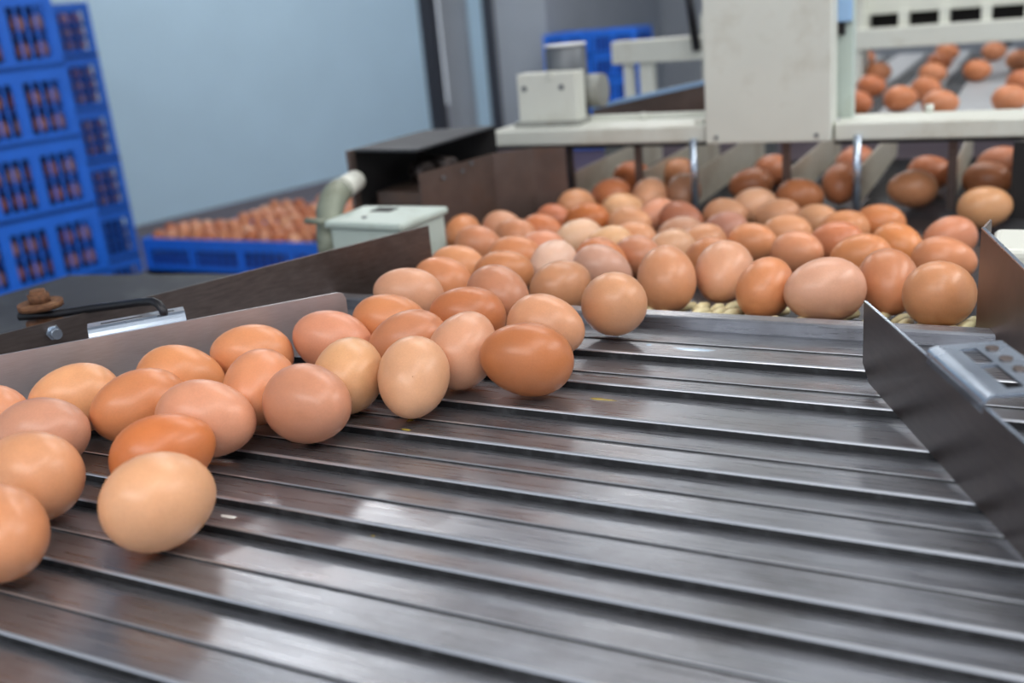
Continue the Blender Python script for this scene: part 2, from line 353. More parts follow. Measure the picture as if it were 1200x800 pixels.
# clamp stud and bent rod
cs = Vector((-.628, .470, 0))
t = thing('clamp_stud', 'rusty clamp stud with a washer, on the dark slate top at the left', 'clamp', (cs.x, cs.y, -.06))
MB().tube([cs+Vector((0,0,-.0595)), cs+Vector((0,0,.056))], .0052, 10).build('stud', 'rust', t)
MB().tube([cs+Vector((0,0,.043)), cs+Vector((0,0,.047))], .0155, 16).build('washer', 'rust', t)
MB().tube([cs+Vector((0,0,.047)), cs+Vector((0,0,.053))], .0080, 6).build('nut', 'rust', t)
MB().tube([cs+Vector((0,0,.026)), cs+Vector((0,0,.034))], .0125, 12).build('lower_washer', 'rust', t)
MB().tube([cs+Vector((0,0,.018)), cs+Vector((0,0,.026))], .0090, 6).build('lower_nut', 'rust', t)
rp = [cs+Vector((-.012, -.010, .0385)), cs+Vector((.015, 0, .039)), Vector((-.583, .478, .0425)), Vector((-.55, .476, .0475)), Vector((-.528, .470, .052)), Vector((-.512, .466, .0545)), Vector((-.506, .4645, .0535)), Vector((-.502, .4635, .0495)), Vector((-.5015, .4632, .044))]
tag(MB().tube(rp, .0028, 10).build('bent_rod', 'black_rod'), 'black bent rod reaching from the rusty stud to the steel tab', 'rod')

# right guide plate with slotted flange
G0 = Vector((-.081, .566, 0)); G1 = Vector((.060, .271, 0)); gd = (G1-G0).normalized(); gn = Vector((-gd.y, gd.x, 0))   # gn points right/back
t = thing('guide_plate', 'dark steel guide plate at the right with a bright slotted flange', 'guide plate', (-.02, .44, 0))
mb = MB(); up = lambda z: Vector((0, 0, z))
mb.prism([G0+up(.010), G0+gd*.012+up(.002), G1+up(.002), G1+up(.049), G0+up(.046)], gn*.0013); mb.build('plate', 'black_steel', t)
mb = MB(); mb.prism([G0+up(.0458), G0+gd*.094+up(.0468), G0+gd*.094+up(.0474), G0+up(.0464)], gn*.0014); mb.build('polished_edge', 'bright_steel', t)
mb = MB(); mb.prism([G0+gd*.158+up(.0472), G1+up(.0488), G1+up(.0494), G0+gd*.158+up(.0478)], gn*.0014); mb.build('polished_edge', 'bright_steel', t)
f0 = G0 + gd*.094; f1 = G0 + gd*.156
mb = MB(); n = 6
prof = [(0, .044)] + [(.005*(1-math.cos(a*math.pi/10)), .0485+.0035*math.sin(a*math.pi/10)) for a in range(6)]
def sheet(mb, a, b, prof, th=.0012):
    n = len(prof); vs = []
    for e in (a, b):
        for (r_, z) in prof: vs.append(e + gn*r_ + up(z))
        for (r_, z) in reversed(prof): vs.append(e + gn*(r_+th*.6) + up(z-th*.9))
    m2 = 2*n
    mb.add(vs, [tuple(range(m2)), tuple(range(2*m2-1, m2-1, -1))] + [(i, i+m2, (i+1) % m2+m2, (i+1) % m2) for i in range(m2)], 0, False)
sheet(mb, f0, f1, prof); fl = mb.build('flange', 'bright_steel', t)
mb = MB(); ztop = .052
def cell(a, b, r0, r1): mb.prism([f0+gd*a+gn*r0+up(ztop), f0+gd*b+gn*r0+up(ztop), f0+gd*b+gn*r1+up(ztop), f0+gd*a+gn*r1+up(ztop)], up(-.0013))
LL = .062
for a, b, r0, r1 in ((0, LL, .005, .012), (0, LL, .0195, .034), (0, .007, .012, .0195), (.026, .029, .012, .0195), (.056, LL, .012, .0195)): cell(a, b, r0, r1)
ft = mb.build('slotted_top', 'bright_steel', fl)
for a in (.010, .024, .037, .050):
    c = f0+gd*a+gn*.0255
    MB().tube([c+up(ztop), c+up(ztop+.0009)], .0029, 12).build('hole_disc', 'dark_steel', t)  # dark raised discs standing in for the flange's bolt holes

# side plate of the feed belt at the right, with a folded top
t = thing('side_plate', 'tall steel side plate at the right mirroring an egg, bright top edge', 'plate', (0, .62, 0))
A = Vector((-.0290, .684, 0)); B = Vector((.046, .457, 0)); sd = (B-A).normalized(); sn = Vector((-sd.y, sd.x, 0))
mb = MB(); mb.prism([A+up(-.012), B+up(.003), B+up(.047), A+up(.060)], sn*.0014); mb.build('plate', 'brown_steel', t)
mb = MB(); mb.prism([A+up(.0595), B+up(.0465), B+up(.0478), A+up(.0608)], sn*.0022); mb.build('top_edge', 'bright_steel', t)
mb = MB(); mb.prism([A+up(-.012), A+up(.060), A+Vector((.004, .012, .063)), A+Vector((.004, .012, -.012))], sn*.0014); mb.build('folded_end', 'dark_steel', t)
t = thing('terminal_box', 'off-white rounded box behind the right side plate', 'box', (.03, .80, -.02))
MB().box((-.022, .732, -.024), (.07, .79, .022)).build('body', 'green_paint', t, .005, 3)
MB().box((-.025, .729, .020), (.073, .793, .035)).build('lid', 'white_paint', t, .005, 3)
MB().box((.085, .74, -.30), (.11, .78, .03)).build('foot', 'dark_steel', t)
MB().box((.07, .745, -.02), (.09, .775, .01)).build('arm', 'dark_steel', t)

# ------------------------------------------------------------------ slate top at the left
t = thing('side_table', 'dark slate-grey machine table top behind the guide rail at the left', 'table', (-.9, .5, -.08))
MB().prism([(-1.105, .05, -.08), (-1.10, .775, -.08), (-1.087, .865, -.08), (-.885, .897, -.08), (-.665, .915, -.08), (-.61, .60, -.08), (-.61, .05, -.08)], (0, 0, .02)).build('top', 'slate_top', t, .002)
for x, y in ((-1.06, .1), (-1.06, .8), (-.76, .1), (-.76, .8)): MB().box((x-.02, y-.02, FZ), (x+.02, y+.02, -.08)).build('leg', 'dark_steel', t)

# ------------------------------------------------------------------ switch box, elbow duct, channel, deflector
t = thing('switch_box', 'pale green-grey switch box at the end of the guide rail', 'box', (-.60, .872, -.03))
mb = MB(); mb.prism([(-.648, .838, -.035), (-.556, .830, -.035), (-.551, .908, -.035), (-.645, .908, -.035)], (0, 0, .056)); mb.build('body', 'green_paint', t, .003, 3)
mb = MB(); mb.prism([(-.652, .834, .014), (-.552, .826, .014), (-.547, .911, .014), (-.654, .911, .014)], (0, 0, .008)); mb.build('lid', 'green_paint', t, .003, 3)
MB().box((-.625, .880, .022), (-.600, .898, .0226)).build('slot', 'black_hollow', t)
MB().tube([(-.680, .842, .020), (-.652, .838, .020)], .0032, 8).build('lever', 'duct_green', t)
MB().box((-.645, .85, -.06), (-.60, .9, -.035)).build('bracket', 'dark_steel', t)
MB().tube([(-.612, .851, .0218), (-.612, .851, .0235)], .003, 8).build('screw', 'motor_grey', t)
t = thing('elbow_duct', 'grey-green curved duct elbow left of the switch box', 'duct', (-.70, .9, -.03))
pts = [(-0.6843, 0.9157, 0.0383), (-0.6799, 0.8996, 0.0369), (-0.6773, 0.8868, 0.0311), (-0.6760, 0.8780, 0.0218), (-0.6682, 0.8621, 0.0005), (-0.6590, 0.8477, -0.0189)]
MB().tube(pts, [.0135, .0142, .0145, .0145, .014, .0135], 16).build('elbow', 'duct_green', t)
MB().tube([(-0.7131, 0.9827, 0.0349), (-0.6803, 0.9065, 0.0388)], .0125, 18).build('collar', 'white_paint', t)
MB().tube([(-0.6590, 0.8477, -0.0189), (-0.6590, 0.8477, -.06)], .012, 12).build('riser', 'duct_green', t)
t = thing('channel_housing', 'dark open sheet-metal channel behind the switch box', 'housing', (-.72, 1.13, 0))
z1 = .058; c = [(-.762, 1.052), (-.662, 1.042), (-.655, 1.235), (-.750, 1.21)]
mb = MB(); mb.prism([(x, y, z1) for x, y in c], (0, 0, .003)); mb.build('top', 'slate_top', t)
mb = MB(); mb.wall(c[3], c[0], -.0015, -.012, z1); mb.build('left_side', 'black_hollow', t)
mb = MB(); mb.wall(c[3], c[2], .0015, -.012, z1); mb.build('back', 'black_hollow', t)
mb = MB(); mb.prism([(x, y, -.014) for x, y in c], (0, 0, .002)); mb.build('bottom', 'dark_steel', t)
mb = MB(); mb.box((-.763, 1.040, -.014), (-.758, 1.052, z1+.003)).build('edge_strip', 'brown_steel', t)
mb = MB(); mb.tube([(-.73, 1.16, .028), (-.665, 1.13, .028)], .009, 10); mb.tube([(-.715, 1.12, .022), (-.69, 1.11, .022)], .012, 10); mb.build('shaft', 'dark_steel', t)
MB().box((-.745, 1.07, -.012), (-.67, 1.18, .004)).build('sprocket_guard', 'brown_steel', t)
MB().box((-.75, 1.08, FZ), (-.67, 1.2, -.014)).build('support', 'dark_steel', t)

t = thing('deflector_plate', 'dark brown bent deflector plate behind the leftmost eggs', 'plate', (-.64, 1.2, -.05))
q = [Vector((-.657, 1.034, 0)), Vector((-.636, 1.185, 0)), Vector((-.606, 1.243, 0)), Vector((-.567, 1.262, 0))]
zt = [.033, .0315, .0285, .026]
for k, mname in ((0, 'brown_steel'), (1, 'guide_steel'), (2, 'brown_steel')):
    a, b = q[k], q[k+1]; dd = (b-a).normalized(); nv = Vector((-dd.y, dd.x, 0))*.0015
    MB().prism([a+up(belt_z(a.y)+.001), b+up(belt_z(b.y)+.001), b+up(zt[k+1]), a+up(zt[k])], nv).build('panel', 'brown_steel' if k != 1 else 'brown_steel', t)
for xx, yy, zz in ((-.6505, 1.079, .020), (-.6452, 1.117, .021), (-.6425, 1.137, .027)):
    MB().tube([(xx, yy, zz), (xx+.0022, yy-.0004, zz)], .0026, 8).build('bolt', 'motor_grey', t)

# ------------------------------------------------------------------ white cross beam, panel and machinery on it
t = thing('cross_beam', 'off-white painted beam across the lanes, left of the upright panel', 'beam', (-.53, 1.34, .03))
MB().box((-.705, 1.312, .0205), (-.3885, 1.392, .0425)).build('beam', 'white_paint', t, .003, 3)
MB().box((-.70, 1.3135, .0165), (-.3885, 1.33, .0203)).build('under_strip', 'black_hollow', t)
MB().box((-.60, 1.392, .034), (-.3885, 1.400, .050)).build('rear_flange', 'white_paint', t)
MB().tube([(-.500, 1.388, .0425), (-.500, 1.388, .052)], .004, 8).build('stud', 'white_paint', t)
MB().box((-.405, 1.318, .0425), (-.393, 1.33, .048)).build('clip', 'white_paint', t)
t = thing('cross_beam', 'off-white painted beam across the lanes, right of the upright panel', 'beam', (-.1, 1.34, .03))
MB().box((-.2265, 1.312, .0185), (.10, 1.392, .0405)).build('beam', 'white_paint', t, .003, 3)
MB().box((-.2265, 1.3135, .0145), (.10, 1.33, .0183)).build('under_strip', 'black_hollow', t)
MB().tube([(-.125, 1.385, .0405), (-.125, 1.385, .050)], .005, 8).build('stud', 'white_paint', t)
t = thing('upright_panel', 'large off-white upright panel rising from the cross beam', 'panel', (-.307, 1.3, .02))
MB().box((-.386, 1.303, .0195), (-.229, 1.345, .36)).build('panel', 'white_paint', t, .002)
for xx in (-.372, -.246): MB().tube([(xx, 1.303, .0275), (xx, 1.3012, .0275)], .0028, 8).build('screw', 'motor_grey', t)
t = thing('motor_bracket', 'boxy grey-white motor bracket on the left part of the beam', 'bracket', (-.63, 1.37, .0425))
MB().box((-.676, 1.352, .046), (-.584, 1.385, .116)).build('plate', 'white_paint', t, .002)
MB().box((-.682, 1.346, .0425), (-.580, 1.39, .0495)).build('foot', 'grey_paint', t, .001)
for xx in (-.664, -.606): MB().tube([(xx, 1.352, .096), (xx, 1.350, .096)], .004, 10).build('screw', 'motor_grey', t)
MB().box((-.626, 1.349, .108), (-.619, 1.354, .119)).build('clip', 'white_paint', t)
t = thing('motor', 'grey cylindrical motor behind the boxy bracket', 'motor', (-.61, 1.43, .06))
MB().tube([(-.63, 1.43, .0425), (-.63, 1.43, .144), (-.63, 1.43, .147)], [.030, .030, .027], 24).build('body', 'motor_grey', t)
MB().tube([(-.63, 1.43, .1475), (-.63, 1.43, .150)], .031, 24).build('cap', 'housing', t)
MB().tube([(-.605, 1.425, .082), (-.572, 1.425, .082)], .024, 20).build('gear_hub', 'grey_paint', t)
t = thing('post', 'grey steel post with a pale blue top box, right of the upright panel', 'post', (-.222, 1.37, .05))
MB().box((-.2335, 1.355, .0405), (-.2125, 1.378, .36)).build('column', 'green_paint', t, .001)
MB().box((-.238, 1.345, .157), (-.213, 1.3545, .30)).build('blue_box', 'blue_cover', t, .002)
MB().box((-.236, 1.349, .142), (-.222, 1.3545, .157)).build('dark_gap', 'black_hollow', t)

# frame and tray behind the left beam
t = thing('rear_frame', 'off-white rear frame with two legs behind the motor', 'frame', (-.65, 1.9, .0))
MB().box((-.735, 1.88, .083), (-.36, 1.92, .124)).build('rail', 'white_paint', t, .002)
for xx in (-.716, -.684): MB().box((xx, 1.89, -.0225), (xx+(.017 if xx < -.7 else .026), 1.91, .083)).build('leg', 'white_paint', t)
MB().box((-.575, 1.93, -.0225), (-.555, 1.95, .16)).build('tall_leg', 'white_paint', t)
MB().tube([(-.585, 1.87, .26), (-.565, 1.87, .10)], .008, 10).build('hose', 'black_rod', t)
t = thing('sloped_tray', 'brown sloped metal tray with a pale rim behind the beam', 'tray', (-.56, 1.6, .03))
MB().prism([(-.665, 1.6, .0), (-.43, 1.6, .0), (-.43, 1.6, .073), (-.625, 1.6, .041), (-.665, 1.6, .034)], (0, .004, 0)).build('side', 'brown_steel', t)
MB().prism([(-.665, 1.597, .034), (-.625, 1.597, .041), (-.43, 1.597, .073), (-.43, 1.597, .079), (-.625, 1.597, .047), (-.665, 1.597, .038)], (0, .014, 0)).build('rim', 'blue_cover', t)

# far roller conveyor seen through the gap at the upper right
t = thing('far_conveyor', 'far egg conveyor with pale belts and dark chains at the upper right', 'conveyor', (-.1, 2.3, -.03))
MB().box((-.75, 1.76, -.05), (.35, 3.1, -.032)).build('bed', 'dark_chain', t)
for k in range(9):
    x0 = -.70+k*.112
    MB().box((x0, 1.765, -.032), (x0+.072, 3.09, -.023)).build('belt', 'pale_belt', t)
mb = MB()
for k in range(9):
    y = 1.77
    while y < 3.08: mb.box((-.70+k*.112+.076, y, -.032), (-.70+k*.112+.108, y+.006, -.026)); y += .014
tag(mb.build('chain_links', 'motor_grey', t), kind='stuff')
for x in (-.7, .3):
    for y in (1.8, 3.0): MB().box((x-.02, y-.02, FZ), (x+.02, y+.02, -.05)).build('leg', 'grey_paint', t)
t = thing('conveyor_gantry', 'pale grey slotted frame above the far conveyor', 'frame', (-.1, 2.3, .06))
MB().box((-.36, 2.3, .053), (.30, 2.34, .093)).build('lower_beam', 'white_paint', t, .002)
MB().box((-.36, 2.36, .118), (.30, 2.40, .19)).build('upper_beam', 'white_paint', t, .002)
for k in range(9):
    MB().box((-.355+k*.078, 2.33, .085), (-.337+k*.078, 2.38, .125)).build('strut', 'white_paint', t)
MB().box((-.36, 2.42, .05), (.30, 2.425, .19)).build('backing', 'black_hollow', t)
MB().box((-.365, 2.31, -.0225), (-.345, 2.41, .19)).build('end_post', 'white_paint', t)
MB().box((.285, 2.31, -.0225), (.305, 2.41, .19)).build('end_post', 'white_paint', t)

# ------------------------------------------------------------------ eggs
def egg_mesh(name, a=.0285, b=.0222, k=.10, rings=18, seg=26):
    vs = [(0, 0, a)]; 
    for i in range(1, rings):
        th = math.pi*i/rings; z = a*math.cos(th); r = b*math.sin(th)*(1 - k*math.cos(th))/(1.0 + k*k*.3)
        for j in range(seg):
            w = 2*math.pi*j/seg; vs.append((r*math.cos(w), r*math.sin(w), z))
    vs.append((0, 0, -a)); fs = []
    for j in range(seg): fs.append((0, 1+j, 1+(j+1) % seg))
    for i in range(rings-2):
        for j in range(seg):
            p = 1+i*seg; fs.append((p+j, p+seg+j, p+seg+(j+1) % seg, p+(j+1) % seg))
    p = 1+(rings-2)*seg
    for j in range(seg): fs.append((p+j, len(vs)-1, p+(j+1) % seg))
    me = bpy.data.meshes.new(name); me.from_pydata(vs, [], fs); me.materials.append(M['eggshell'])
    me.polygons.foreach_set('use_smooth', [True]*len(fs)); me.update(); return me
EGG = [egg_mesh('egg_a'), egg_mesh('egg_b', .0282, .0222, .13), egg_mesh('egg_c', .0285, .0222, .07)]
EGG_LOW = egg_mesh('egg_small', rings=9, seg=12)
def put_egg(p, u, s, rgb, label, group, me, spin=0):
    o = bpy.data.objects.new('egg', me); COL.objects.link(o)
    o.rotation_mode = 'QUATERNION'; o.rotation_quaternion = Vector(u).to_track_quat('Z', 'Y'); o.location = p; o.scale = (s, s, s)
    c = srgb(*rgb); lum = .3*c[0]+.6*c[1]+.1*c[2]; c = [v+(lum-v)*.09 for v in c[:3]]
    o.color = (c[0]*EGG_GAIN[0], c[1]*EGG_GAIN[1], c[2]*EGG_GAIN[2], 1)
    return tag(o, label, 'egg', group)
MARKS = {14: [(-0.34859, 0.44064, 0.03653, 0.183, -0.532, 0.827, 0.0011, True)], 3: [(-0.42811, 0.37883, 0.03694, 0.691, -0.109, 0.715, 0.0004, False)], 15: [(-0.29873, 0.43961, 0.0303, 0.502, -0.647, 0.573, 0.0003, False)]}
EGG_GAIN = (.93, .845, .81)
EGGS = [
(-0.3426,0.2923,0.0224, -0.012,0.981,-0.195, 0.995, (226,172,126), 'pale tan egg lying nearest the camera, in front of a dark orange egg'),
(-0.3823,0.3342,0.0209, 0.604,0.781,0.158, 0.933, (205,120,58), 'glossy dark orange egg right behind the nearest pale tan egg'),
(-0.3924,0.3762,0.0215, 0.906,0.370,-0.207, 0.955, (218,154,118), 'pinkish egg between the dark orange egg and a round rosy-brown egg'),
(-0.4439,0.3792,0.0217, 0.427,0.902,-0.056, 0.976, (209,136,84), 'orange-brown egg with a tiny dark speck, in front of the steel plate'),
(-0.4998,0.3822,0.0207, 0.625,0.776,-0.085, 0.930, (229,168,116), 'light apricot egg touching the brushed steel plate at the left'),
(-0.4711,0.3340,0.0210, 0.930,0.343,0.130, 0.940, (206,150,120), 'dusty pink egg at the left, behind a tan egg cut by the frame'),
(-0.5253,0.3417,0.0207, 0.994,0.006,0.106, 0.930, (220,152,108), 'apricot egg at the left edge with only its right end in the picture'),
(-0.4314,0.2947,0.0218, 0.993,-0.092,-0.069, 0.982, (218,158,112), 'tan egg at the left edge above the cut-off lowest egg'),
(-0.3946,0.2475,0.0209, 0.918,-0.397,0.009, 0.940, (214,148,100), 'cut-off tan-orange egg lowest at the left edge'),
(-0.4555,0.4231,0.0212, 0.717,0.631,-0.294, 0.930, (219,148,92), 'orange egg lying against the steel plate below its bent tab'),
(-0.4383,0.4688,0.0211, 0.765,0.587,-0.265, 0.930, (221,150,98), 'orange-tan egg against the dark end of the near steel plate'),
(-0.3988,0.5014,0.0218, 0.831,0.355,-0.429, 0.930, (218,150,114), 'pinkish egg beside the rounded end of the near steel plate'),
(-0.3950,0.4231,0.0209, -0.315,0.927,0.204, 0.930, (219,148,102), 'apricot egg squeezed behind the round rosy-brown egg'),
(-0.3469,0.4076,0.0221, 0.958,-0.277,0.073, 0.992, (203,142,108), 'round rosy-brown egg alone in front, on the slats'),
(-0.3536,0.4550,0.0211, -0.325,0.906,0.270, 0.930, (219,168,118), 'pale tan egg with a small ring mark on its shell'),
(-0.3103,0.4572,0.0217, -0.317,0.856,0.409, 0.930, (219,168,126), 'pale tan egg standing upright, left of the dark orange-brown egg'),
(-0.3489,0.5140,0.0207, 0.806,0.587,0.076, 0.930, (200,134,92), 'brown egg right behind the upright pale tan egg'),
(-0.3803,0.5421,0.0218, 0.813,0.412,-0.412, 0.930, (212,140,86), 'orange egg with a bright streak, behind the brown egg by the slat table'),
(-0.4076,0.6085,0.0213, 0.833,0.455,-0.314, 0.930, (216,162,126), 'long pinkish-tan egg lying near the end of the dark rail'),
(-0.5118,0.7560,-0.0010, 0.566,0.824,-0.036, 0.979, (220,156,106), 'tan egg touching the dark rail below the grey switch box'),
(-0.4294,0.6931,0.0063, 0.940,-0.073,-0.333, 0.930, (217,144,94), 'orange-tan egg between the long pinkish egg and the switch box'),
(-0.4576,0.7672,-0.0028, 0.946,0.115,-0.304, 0.930, (223,156,104), 'light orange egg with a bright streak, second row from the switch box'),
(-0.3369,0.5705,0.0211, 0.864,0.426,-0.269, 0.930, (193,120,70), 'glossy brown egg with a bright spot, left of a large rosy-brown egg'),
(-0.3389,0.6199,0.0212, 0.855,-0.459,-0.241, 0.936, (196,136,100), 'large rosy-brown egg with a bright spot near the middle of the stream'),
(-0.3048,0.5061,0.0223, 0.050,0.861,0.506, 0.930, (215,160,124), 'pinkish-tan egg half hidden behind the dark orange-brown egg'),
(-0.2739,0.5601,0.0209, 0.987,-0.070,-0.146, 0.934, (214,156,114), 'tan egg right behind the dark orange-brown egg'),
(-0.2588,0.5001,0.0219, 0.895,0.388,-0.218, 0.973, (190,118,66), 'dark orange-brown egg lying at the front of the middle group'),
(-0.2482,0.6117,0.0219, 0.667,-0.702,0.249, 0.966, (211,156,112), 'round tan egg at the back lip of the slat table'),
(-0.3241,0.6958,0.0060, 0.379,0.915,0.141, 0.955, (199,144,102), 'brown egg behind the round tan egg at the lip'),
(-0.4016,0.7472,-0.0010, 0.875,0.483,0.043, 0.930, (203,136,84), 'brown-orange egg behind the large rosy-brown egg'),
(-0.4387,0.8434,-0.0123, 0.948,0.178,-0.262, 0.930, (216,144,92), 'orange egg left of the palest egg'),
(-0.3822,0.8055,-0.0079, 0.133,0.974,0.181, 0.930, (228,192,168), 'palest pinkish-white egg in the whole stream'),
(-0.5148,0.9113,-0.0202, 0.915,0.173,-0.365, 0.930, (207,140,98), 'brown egg one row in front of the dark deflector plate'),
(-0.5960,1.0198,-0.0335, -0.175,0.949,0.262, 0.946, (218,146,92), 'orange egg right beside the grey switch box'),
(-0.5654,1.0628,-0.0387, 0.978,-0.191,-0.081, 0.965, (222,166,130), 'pinkish egg against the dark deflector plate'),
(-0.5164,0.9973,-0.0315, 0.982,-0.167,-0.086, 0.930, (213,146,102), 'tan egg in front of the pinkish one at the deflector plate'),
(-0.5069,1.0464,-0.0375, 0.984,-0.152,-0.096, 0.930, (212,130,78), 'small orange egg along the foot of the deflector plate'),
(-0.5508,1.1749,-0.0531, 0.879,-0.462,0.117, 0.930, (212,132,92), "reddish egg in the corner by the deflector plate's end"),
(-0.4345,0.8914,-0.0186, 0.988,0.152,-0.012, 0.930, (220,150,112), 'salmon egg mostly hidden behind the palest egg'),
(-0.5518,1.2534,-0.0518, 0.357,0.931,-0.074, 1.037, (226,164,116), "light apricot egg at the back beside the deflector plate's end"),
(-0.5275,1.3180,-0.0511, 0.998,-0.060,0.014, 1.070, (208,128,76), 'deep orange egg farthest back at the left end of the lanes'),
(-0.4912,1.1437,-0.0469, 0.996,-0.086,0.033, 1.042, (206,122,58), 'vivid orange egg in front of the light apricot one'),
(-0.4683,1.3095,-0.0507, -0.065,0.971,0.230, 1.070, (225,168,126), 'light peach egg at the back in the gap between two rods'),
(-0.4747,1.2241,-0.0516, 0.695,0.716,-0.071, 1.043, (232,182,132), 'pale yellowish egg at the back below the deep orange egg'),
(-0.4197,1.1971,-0.0524, 0.491,0.856,0.163, 1.004, (226,160,124), 'pink egg at the back below the light peach egg'),
(-0.4300,1.1288,-0.0468, 0.997,-0.075,0.032, 0.963, (226,164,116), 'apricot egg in the middle of the back pile'),
(-0.3789,1.1680,-0.0502, 0.958,-0.232,-0.170, 1.020, (184,118,86), 'dark reddish-brown egg near the bright rod'),
(-0.4300,0.9748,-0.0276, 0.679,0.729,0.083, 0.979, (232,194,158), 'cream-coloured egg behind the palest egg'),
(-0.3714,0.9795,-0.0294, 0.990,0.142,-0.013, 0.930, (222,160,112), 'tan egg in the pile behind the tall brown-tan egg'),
(-0.3810,0.9369,-0.0241, 0.912,0.398,0.102, 0.930, (230,184,134), 'pale yellow-cream egg left of the tan egg in the pile'),
(-0.3371,1.0359,-0.0362, 0.948,0.317,0.033, 0.930, (198,150,118), 'grey-brown egg in front of the dark reddish-brown one'),
(-0.2929,0.9639,-0.0273, 0.655,0.741,0.147, 0.930, (208,150,106), 'tan egg behind the tall pinkish egg'),
(-0.3088,0.9118,-0.0209, 0.705,0.688,0.174, 0.930, (209,164,126), 'beige egg showing just above the tall brown-tan egg'),
(-0.2519,0.7343,0.0049, -0.305,0.777,0.550, 1.030, (211,150,106), 'tall brown-tan egg standing upright at the front of the belt'),
(-0.3247,0.7817,-0.0041, 0.874,0.240,-0.423, 0.930, (203,158,134), 'mauve-brown egg right behind the round tan egg at the lip'),
(-0.3466,0.8354,-0.0113, 0.923,-0.269,-0.277, 0.930, (205,130,76), 'orange-brown egg behind the mauve-brown egg'),
(-0.3255,0.8697,-0.0158, 0.796,-0.579,0.175, 0.930, (205,142,104), 'brown egg squeezed left of the tall brown-tan egg'),
(-0.2567,0.8690,-0.0157, 0.848,-0.506,0.160, 0.930, (206,138,88), 'brown-orange egg squeezed between the two tall eggs'),
(-0.2182,0.7753,-0.0011, -0.031,0.937,0.348, 1.042, (221,166,128), "tall pinkish-tan egg standing second from the left along the belt's front"),
(-0.1739,0.7291,0.0025, 0.109,0.888,0.446, 0.930, (216,144,92), 'orange egg with a bright glint, left of the big pink egg'),
(-0.3358,1.2070,-0.0530, 0.985,-0.163,0.048, 0.983, (210,156,114), 'tan egg at the back just right of the bright rod'),
(-0.3052,1.0954,-0.0435, 0.985,-0.162,0.056, 0.930, (198,140,116), 'mauve egg in front of the tan one right of the bright rod'),
(-0.2484,0.9863,-0.0301, 0.958,-0.273,0.091, 0.930, (220,150,98), 'bright orange-tan egg two rows behind the glinting orange egg'),
(-0.3118,1.2533,-0.0513, 0.692,0.702,0.170, 1.052, (216,168,130), 'light beige egg at the back, before a dark brown egg in the lane'),
(-0.3496,1.3884,-0.0511, 0.967,0.251,0.038, 1.070, (172,108,66), 'dark brown egg rolling out of the lane right of the bright rod'),
(-0.2680,1.3098,-0.0511, 1.000,-0.012,0.005, 1.070, (180,114,66), "dark brown egg at the back in front of a lane's white glint"),
(-0.2721,1.2076,-0.0535, 0.972,0.231,0.051, 0.961, (210,154,112), 'tan egg between the light beige and the dark brown back eggs'),
(-0.2236,1.1873,-0.0540, 0.939,-0.301,-0.165, 0.931, (220,164,118), 'light tan egg at the back right of the dark brown one'),
(-0.2329,1.0731,-0.0407, 0.976,0.183,-0.118, 0.930, (226,162,112), 'apricot egg in the third row of the right-hand pile'),
(-0.1710,1.0124,-0.0334, 0.988,-0.154,-0.028, 0.930, (218,138,92), 'coral-orange egg in the middle of the right-hand pile'),
(-0.1820,1.1240,-0.0468, 0.980,0.120,-0.160, 0.930, (222,152,96), 'light orange egg just behind the coral-orange egg'),
(-0.1522,1.1705,-0.0514, 0.983,0.091,-0.157, 0.979, (220,142,82), 'bright orange egg at the back before an empty lane'),
(-0.1109,0.9835,-0.0292, 0.800,-0.514,-0.309, 0.930, (224,146,80), "vivid orange egg third from the right plate, behind the pile's front"),
(-0.1911,0.9263,-0.0227, 0.850,-0.505,0.154, 0.930, (222,154,110), 'peach egg right behind the big pink egg'),
(-0.1332,0.9095,-0.0208, 0.983,0.166,0.081, 0.930, (220,146,88), 'orange egg between the big pink and the coral-orange egg'),
(-0.0727,1.0619,-0.0391, 0.766,0.642,0.019, 0.942, (214,142,102), 'salmon egg last in the column along the right side plate'),
(-0.0655,0.9017,-0.0198, 0.997,0.056,-0.061, 0.930, (216,144,96), 'long orange egg second in the column along the right side plate'),
(-0.0925,0.7644,-0.0005, -0.240,0.834,0.497, 0.973, (204,138,94), 'brown-orange egg behind the tip of the right guide plate'),
(-0.1299,0.7191,0.0052, 0.757,0.653,-0.025, 1.053, (219,168,138), 'big pink egg lying at the front of the belt'),
(-0.0531,0.7220,0.0048, 0.334,0.908,-0.254, 1.033, (212,150,102), 'round tan egg at the front right, beside the side plate'),
(-0.0509,1.2565,-0.0511, 0.893,0.447,0.053, 1.067, (218,164,112), 'single tan egg lying in the rightmost lane'),
(-0.1397,1.3638,-0.0511, 0.999,0.031,-0.007, 1.070, (196,138,94), 'brown egg nearest in the lane with a white glint, before the beam'),
(-0.1284,1.4673,-0.0511, 0.996,0.083,-0.023, 1.070, (190,116,72), 'dark orange egg second in the lane under the beam'),
(-0.0563,1.4177,-0.0511, 0.965,-0.259,0.045, 1.070, (178,116,76), 'brown egg behind the single tan egg in the rightmost lane'),
(-0.0463,1.5323,-0.0511, 0.984,-0.179,0.020, 1.070, (196,128,92), 'rosy egg farthest in the rightmost lane'),
(-0.2298,1.3814,-0.0489, -0.004,0.835,0.550, 1.070, (186,118,74), 'brown egg partly behind the bright rod in the third lane'),
(-0.3451,1.4956,-0.0509, 0.603,0.786,0.137, 1.070, (206,130,86), 'orange egg second in the lane behind the dark brown egg'),
(-0.5480,1.4565,-0.0510, 0.502,0.858,0.114, 1.070, (204,118,62), 'orange-brown egg behind the dark post at the left lanes'),
(-0.4806,1.4677,-0.0510, 0.536,0.836,0.120, 1.070, (216,148,98), 'light orange egg in the lane left of the bright rod'),
(-0.4277,1.3323,-0.0500, -0.173,0.911,0.374, 1.070, (166,122,92), 'shaded grey-brown egg hidden beside the bright rod'),  # darker egg placed as the reflection below its lane neighbour
